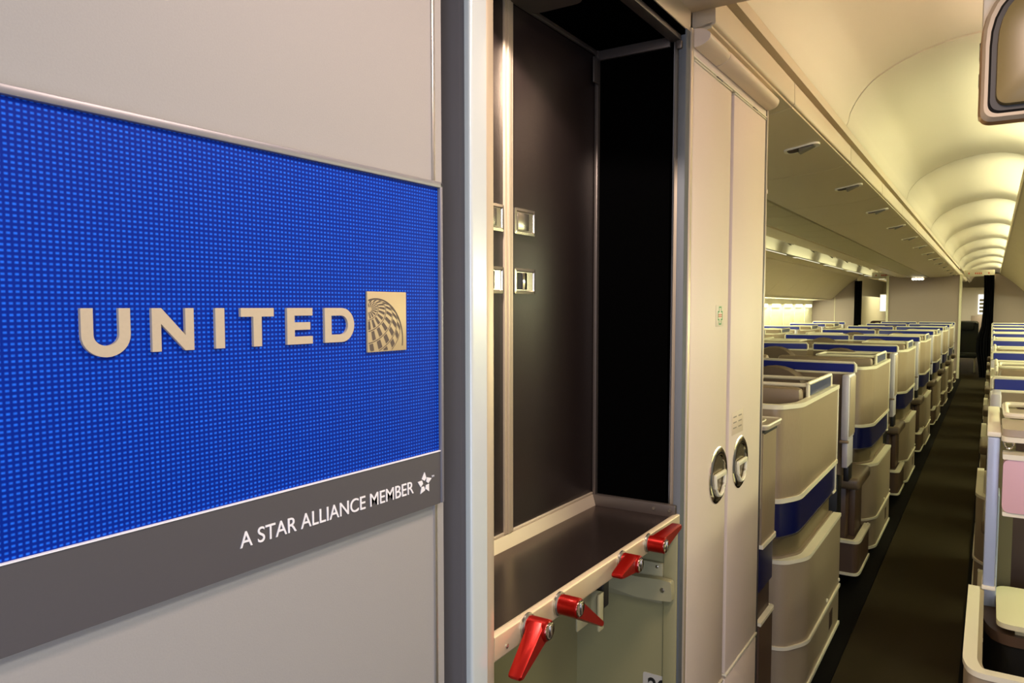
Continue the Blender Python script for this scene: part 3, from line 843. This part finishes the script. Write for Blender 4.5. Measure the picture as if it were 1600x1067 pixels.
    g = G(); g.loft([[(x, -.002, z) for x, z in dm], [(x, -.05, z) for x, z in dm], [(-.41 + (x + .41) * .9, -.075, z * .985 + .012) for x, z in dm]])
    obj('headrest', g, M['headrest'], t)
    obj('backrest', G().box(-.64, -.19, -.16, -.01, .46, .96, .03), M['seat'], t)
    obj('seat_cushion', G().box(-.64, -.19, -.70, -.14, .30, .46, .04), M['seat'], t)
    # grey end post at the aisle
    obj('end_post', G().box(-.032, .006, -.21, -.005, .905, 1.250, .010).box(-.026, .002, -.19, -.01, .76, .905, .004), M['lavender'], t)
    obj('post_panel', G().box(.006, .009, -.19, -.012, .925, 1.235, .001), M['pearl'], t)
    obj('post_trim', G().box(-.036, .009, -.215, -.195, .893, .906, .003), M['taupe'], t)
    obj('post_foot', G().box(-.022, .004, -.15, -.03, .680, .760, .004), M['black'], t)
    # armrest console by the entrance
    obj('armrest_top', G().box(-.26, .022, .14, .585, .572, .640, .018, 3), M['leather'], t)
    obj('armrest_pedestal', G().box(-.25, -.055, .19, .56, .265, .575, .006).box(-.055, -.02, .30, .56, .265, .575, .006), M['brown_pl'], t)
    b_ = rpath([(-.25, .145), (.012, .145), (.022, .20), (.022, .58)], [0, .03, .03, 0], 4)
    obj('armrest_base', G().prism(list(b_) + [(-.25, .58)], 'z', .095, .268), M['brown_pl'], t)
    obj('armrest_trim', G().wall(b_, .266, .282, .035, .010).wall(b_, .082, .097, .024, .004), M['cream'], t)
    obj('latch_pin', G().lathe([(.008, 0), (.008, .006), (.004, .009)], (.022, .50, .300), 'x', 10), M['cream'], t)
    return t

PP = 2.17
X0 = -.614
grpA = 'seat pods left of the near aisle'
pod = make_pod('std', 'x', grpA)
pod.location = (X0, 4.41, 0); pod['label'] = 'nearest whole grey pod left of the aisle, its woven shell beside the closet'
for k in range(1, 7):
    dup(pod, (X0, 4.41 + PP * k, 0), '%s grey pod from the closet in the row left of the aisle' % ORD[k])
for k in range(0, 7):
    dup(pod, (2 * XC - X0, 4.41 + PP * k, 0), '%s pod from the front in the centre row beside the far aisle' % ORD[k].replace('nearest', 'first'), sx=-1, group='seat pods beside the far aisle')
for k in range(1, 7):
    dup(pod, (2 * XC + .0, 3.82 + PP * k, 0), '%s pod from the front in the window row on the far left' % ORD[k - 1].replace('nearest', 'first'), sx=1, group='seat pods along the far windows')
for k in range(1, 7):
    rp = dup(pod, (.012, 3.82 + PP * k, 0), '%s grey pod from the front in the row right of the aisle' % ORD[k], sx=-1, group='seat pods right of the aisle')
    for ch in rp.children:
        if ch.name.split('.')[0] in ('armrest_top', 'armrest_pedestal', 'armrest_base', 'armrest_trim', 'latch_pin', 'cabinet', 'cabinet_plinth', 'cabinet_cap', 'middle_trim', 'base_trim', 'vent', 'button'):
            ch.location.x += .034
fp = make_pod('front', 'front grey pod at the right edge, with a cream tray and rose panel', 'seat pods right of the aisle')
fp.location = (.012, 3.82, 0); fp.scale = (-1, 1, 1)
def Pf(n, g, m):       # world coordinates -> the mirrored front pod
    o = obj(n, g, m, fp)
    o.matrix_parent_inverse = (Matrix.Translation(fp.location) @ Matrix.Diagonal((-1, 1, 1, 1))).inverted()
    return o
Pf('front_post', G().box(.002, .032, 2.505, 3.15, .800, 1.235, .006), M['blue_post'])
Pf('front_post_cap', G().box(.000, .034, 2.50, 3.15, 1.235, 1.250, .004), M['cream'])
Pf('front_post_joint', G().box(.0, .034, 2.50, 2.60, .795, .806, .002), M['cream'])
Pf('lower_post', G().box(.008, .046, 3.21, 3.36, .506, .92, .004), M['blue_post'])
Pf('shelf', G().prism(rrect(.036, .85, 2.475, 2.74, .03), 'z', 1.243, 1.262), M['table'])
Pf('shelf_edge', G().prism(rrect(.034, .86, 2.470, 2.74, .03), 'z', 1.228, 1.242), M['cream'])
Pf('rose_panel', G().prism(rrect(.040, .60, 1.034, 1.182, .02), 'y', 2.46, 2.50), M['pink'])
Pf('rose_panel_rim', G().prism(rrect(.038, .602, 1.182, 1.196, .004), 'y', 2.455, 2.53).prism(rrect(.042, .598, 1.022, 1.034, .004), 'y', 2.465, 2.52), M['cream'])
hk = [(.052 + .011*math.cos(R_(a)), 2.50, 1.222 + .016*math.sin(R_(a))) for a in range(170, 375, 15)]
Pf('coat_hook', G().tube(hk, .0028, 8).box(.040, .064, 2.494, 2.506, 1.222, 1.230, .002), M['chrome'])
Pf('cavity_wall', G().box(.036, .092, 3.37, 3.40, .5, 1.22), M['cavity'])
Pf('cavity_back', G().box(.092, .95, 3.50, 3.54, .35, 1.22), M['brown'])
ot = Pf('footstool', G().prism(rpath([(.012, 3.35), (.012, 3.07), (.053, 2.965), (.95, 2.965), (.95, 3.35)], [0, .06, .06, 0, 0], 5, True), 'z', .05, .47), M['black'])
Pf('footstool_rim', G().prism(rpath([(.008, 3.36), (.008, 3.06), (.050, 2.955), (.95, 2.955), (.95, 3.36)], [0, .06, .06, 0, 0], 5, True), 'z', .47, .505), M['brown_pl'])
Pf('footstool_tray', G().prism(rrect(.046, .80, 2.93, 3.34, .05, 6), 'z', .535, .552).box(.10, .75, 2.98, 3.30, .505, .535), M['tray_cream'])
Pf('inner_floor', G().box(-.02, .95, 2.47, 2.92, .30, .33), M['black'])
Pf('inner_liner', G().wall(rpath([(-.012, 3.20), (-.012, 2.50), (.03, 2.455), (.95, 2.455)], [0, .05, .05, 0], 5), .33, .560, .014, 0), M['pearl'])

# the end console next to the closet
XE = 0
ec = thing('end_console', 'grey console with a rimmed table top, close against the closet edge', 'console', (-.655, 2.435, 0), 'x')
del ec['group']
ep = [(0, -.35), (0, .235), (-.03, .285), (-.30, .30)]
ep = rpath([(-.0, .225), (0, .430), (-.60, .440)], [0, .02, 0], 5)
obj('side_shell', G().wall(ep, .765, 1.160, .02, .012), M['weave'], ec)
obj('trim', G().wall(ep, .750, .765, .028, .010).wall(ep, .472, .484, .028, .012), M['cream'], ec)
obj('navy_band', G().wall(ep, .594, .750, .018, .016), M['navy'], ec)
obj('recess_band', G().wall(ep, .484, .595, .018, .026), M['brown'], ec)
obj('lower_panel', G().wall(ep, .04, .473, .030, .018), M['brown_pl'], ec)
obj('table_top', G().prism(rrect(-.50, .010, .222, .442, .025), 'z', 1.172, 1.187), M['table'], ec)
obj('table_rim', G().tube([(x, y, 1.187) for x, y in rrect(-.50, .010, .222, .442, .025)], .005, 6, closed=True).tube([(x, y, 1.188) for x, y in rrect(-.46, -.030, .232, .405, .05)], .003, 6, closed=True), M['cream'], ec)
obj('table_edge', G().prism(rrect(-.49, .0, .226, .430, .02), 'z', 1.156, 1.172), M['black'], ec)

# ------------------------------------------------------------------ ceiling monitor at the upper right
mo = thing('ceiling_monitor', 'boxy ceiling monitor with rounded dark glass hanging at the upper right', 'monitor', (.18, 1.75, 2.35))
def Q(n, g, m, p=mo):
    o = obj(n, g, m, p); o.matrix_parent_inverse = Matrix.Translation(-Vector(mo.location)); return o
x0, x1, z0, z1 = -.036, .40, 1.955, 2.235
outl = rpath([(x0, z0), (x1, z0), (x1, z1), (x0, z1)], [.025, .04, .06, .13], 8, True)
def ins(d, r=.0):
    return rpath([(x0 + d, z0 + d), (x1 - d, z0 + d), (x1 - d, z1 - d), (x0 + d, z1 - d)], [.022, .035, .055, .12], 8, True)
Q('mount', G().box(x0 + .002, x1, 1.775, 2.10, 2.06, 2.352, .006), M['ceiling'])
Q('housing', G().loft([[(a, 2.05, max(b, 2.10)) for a, b in outl], [(a, 1.80, max(b, 1.972)) for a, b in outl], [(a, 1.765, b) for a, b in outl], [(a, 1.750, b) for a, b in ins(.006)]]), M['gold'])
Q('bezel', G().loft([[(a, 1.750, b) for a, b in ins(.004)], [(a, 1.738, b) for a, b in ins(.010)], [(a, 1.738, b) for a, b in ins(.016)]]), M['beam'])
Q('gasket', G().loft([[(a, 1.738, b) for a, b in ins(.016)], [(a, 1.734, b) for a, b in ins(.020)]]), M['black'])
Q('glass', G().loft([[(a, 1.736, b) for a, b in ins(.028)], [(a, 1.722, b) for a, b in ins(.030)], [(a, 1.716, b) for a, b in ins(.045)], [(a, 1.712, b) for a, b in ins(.08)]]), M['glass_dark'])
Q('slot', G().box(x0 - .001, x0 + .006, 1.775, 1.800, 2.085, 2.120, .001).box(x0 - .001, x0 + .006, 1.775, 1.800, 2.035, 2.060, .001), M['black'])

# ------------------------------------------------------------------ rear partitions, curtains, what lies beyond
def partition(name, x0, x1, label, edges):
    o = struct(name, G().box(x0, x1, END, END + .05, 0, H + .72 if x1 < 0 and x0 > -2.3 else H + .72), M['bulkhead'])
    for e in edges:
        obj('edge_trim', G().box(e - .025, e + .025, END - .03, END + .06, 0, H + .73, .008), M['cream'], o)
    return o
partition('wall_rear_centre', -2.06, -.62, '', (-2.06, -.60))
partition('wall_rear_right', .02, 1.16, '', ())
partition('wall_rear_left', -3.72, -2.72, '', ())
struct('wall_rear_joint', G().box(-3.205, -3.195, END - .01, END, 0, 2.3), M['cream'])
def curtain(x0, x1, z1, label, bulge):
    g = G(); rings = []
    for k in range(9):
        z = .06 + (z1 - .06) * k / 8
        w0 = x0 + bulge[k]; ring = []
        n = 14
        f_ = []
        for i in range(n + 1):
            x = w0 + (x1 - w0) * i / n
            f_.append((x, END - .09 + .035 * math.sin(i * 2.6 + k * .3), z))
        b_ = [(x, y + .03, z_) for x, y, z_ in f_[::-1]]
        rings.append(f_ + b_)
    g.loft(rings)
    return tag(obj('curtain', g, M['curtain'], None, 60), label, 'curtain')
curtain(-.17, .03, H + .70, 'black curtain gathered against the right-hand rear partition', [-.02, -.05, -.10, -.10, -.02, 0, .01, .01, .0])
c2 = curtain(-2.76, -2.60, H + .62, 'black curtain tied back at the far aisle opening', [0, 0, .02, .02, 0, 0, 0, 0, 0])
# far openings: headers with small illuminated signs
for x0, x1, lbl, nm in ((-.60, .02, 'pale exit header sign over the near aisle at the rear', 'a'), (-2.70, -2.08, 'pale exit header sign over the far aisle at the rear', 'b')):
    hd = thing('header_sign', lbl, 'sign', ((x0 + x1) / 2, 22.0, 2.42))
    obj('panel', G().box(-.32, .32, -.02, .02, -.06, .10, .01), M['ceiling'], hd)
    g = G()
    for q in (-.22, -.08, -.04, 0, .04, .20): g.box(q - .014, q + .014, -.023, -.02, 0, .04)
    obj('print_marks', g, M['red_ink'], hd)
# the cabin beyond: side wall of a closet, a charcoal crew seat, bright galley
struct('wall_beyond', G().box(-1.6, -.82, 21.5, 27, 0, 2.25), M['wall'])
struct('wall_beyond_left', G().box(-3.72, -2.9, 21.5, 27, 0, 1.9), M['wall'])
struct('wall_beyond_right', G().box(.2, 1.1, 21.5, 27, 0, 2.25), M['wall'])
b4 = thing('galley_block', 'brightly lit galley front at the far end of the aisle', 'galley', (-.32, 31.5, 0))
obj('carcass', G().box(-.9, .9, 0, .5, 0, 2.3), M['wall'], b4)
obj('lit_cupboard', G().box(-.10, .28, -.03, 0, 1.35, 2.05, .01), M['white_glow'], b4)  # front glows by itself in place of the galley light falling on it
g = G()
for i in range(4): g.box(-.06, .14, -.05, -.03, 1.42 + i * .13, 1.50 + i * .13, .005)
obj('drawer_front', g, M['bay'], b4)
obj('lower_front', G().box(-.3, .4, -.03, 0, .1, 1.3, .01), M['pearl'], b4)
def eco_seat(name, x, y, m, label, group=None, rot=0):
    t = thing(name, label, 'seat', (x, y, 0), group)
    obj('cushion', G().box(-.23, .23, -.48, .02, .36, .48, .04), m, t)
    obj('backrest', G().loft([[(a, -.02, b) for a, b in rrect(-.23, .23, .40, 1.22, .08)], [(a, .10, b + .02) for a, b in rrect(-.24, .24, .40, 1.24, .09)]]), m, t)
    obj('headrest', G().box(-.15, .15, -.08, .02, 1.02, 1.24, .04), m, t)
    for s_ in (-1, 1): obj('armrest', G().box(s_*.26 - .03, s_*.26 + .03, -.45, .05, .55, .62, .015), M['cream'], t)
    for s_ in (-1, 1): obj('leg', G().box(s_*.18 - .02, s_*.18 + .02, -.40, -.05, 0, .37, .005), M['cream'], t)
    return t
eco_seat('cabin_seat', -.50, 21.9, M['dkseat'], 'charcoal seat just beyond the rear partition at the near aisle')
eco_seat('cabin_seat', -2.36, 20.9, M['maroon'], 'maroon seat beyond the partition, seen past the far aisle curtain', 'maroon seats beyond the partition')

ex = thing('exit_light', 'small white lit sign at the left edge of the centre rear partition', 'light', (-2.15, END, 1.71))
obj('housing', G().box(-.07, .07, 0, .05, -.22, .20, .01), M['wall'], ex)
obj('lit_face', G().box(-.06, .06, -.006, 0, -.20, .18, .004), M['white_glow'], ex)
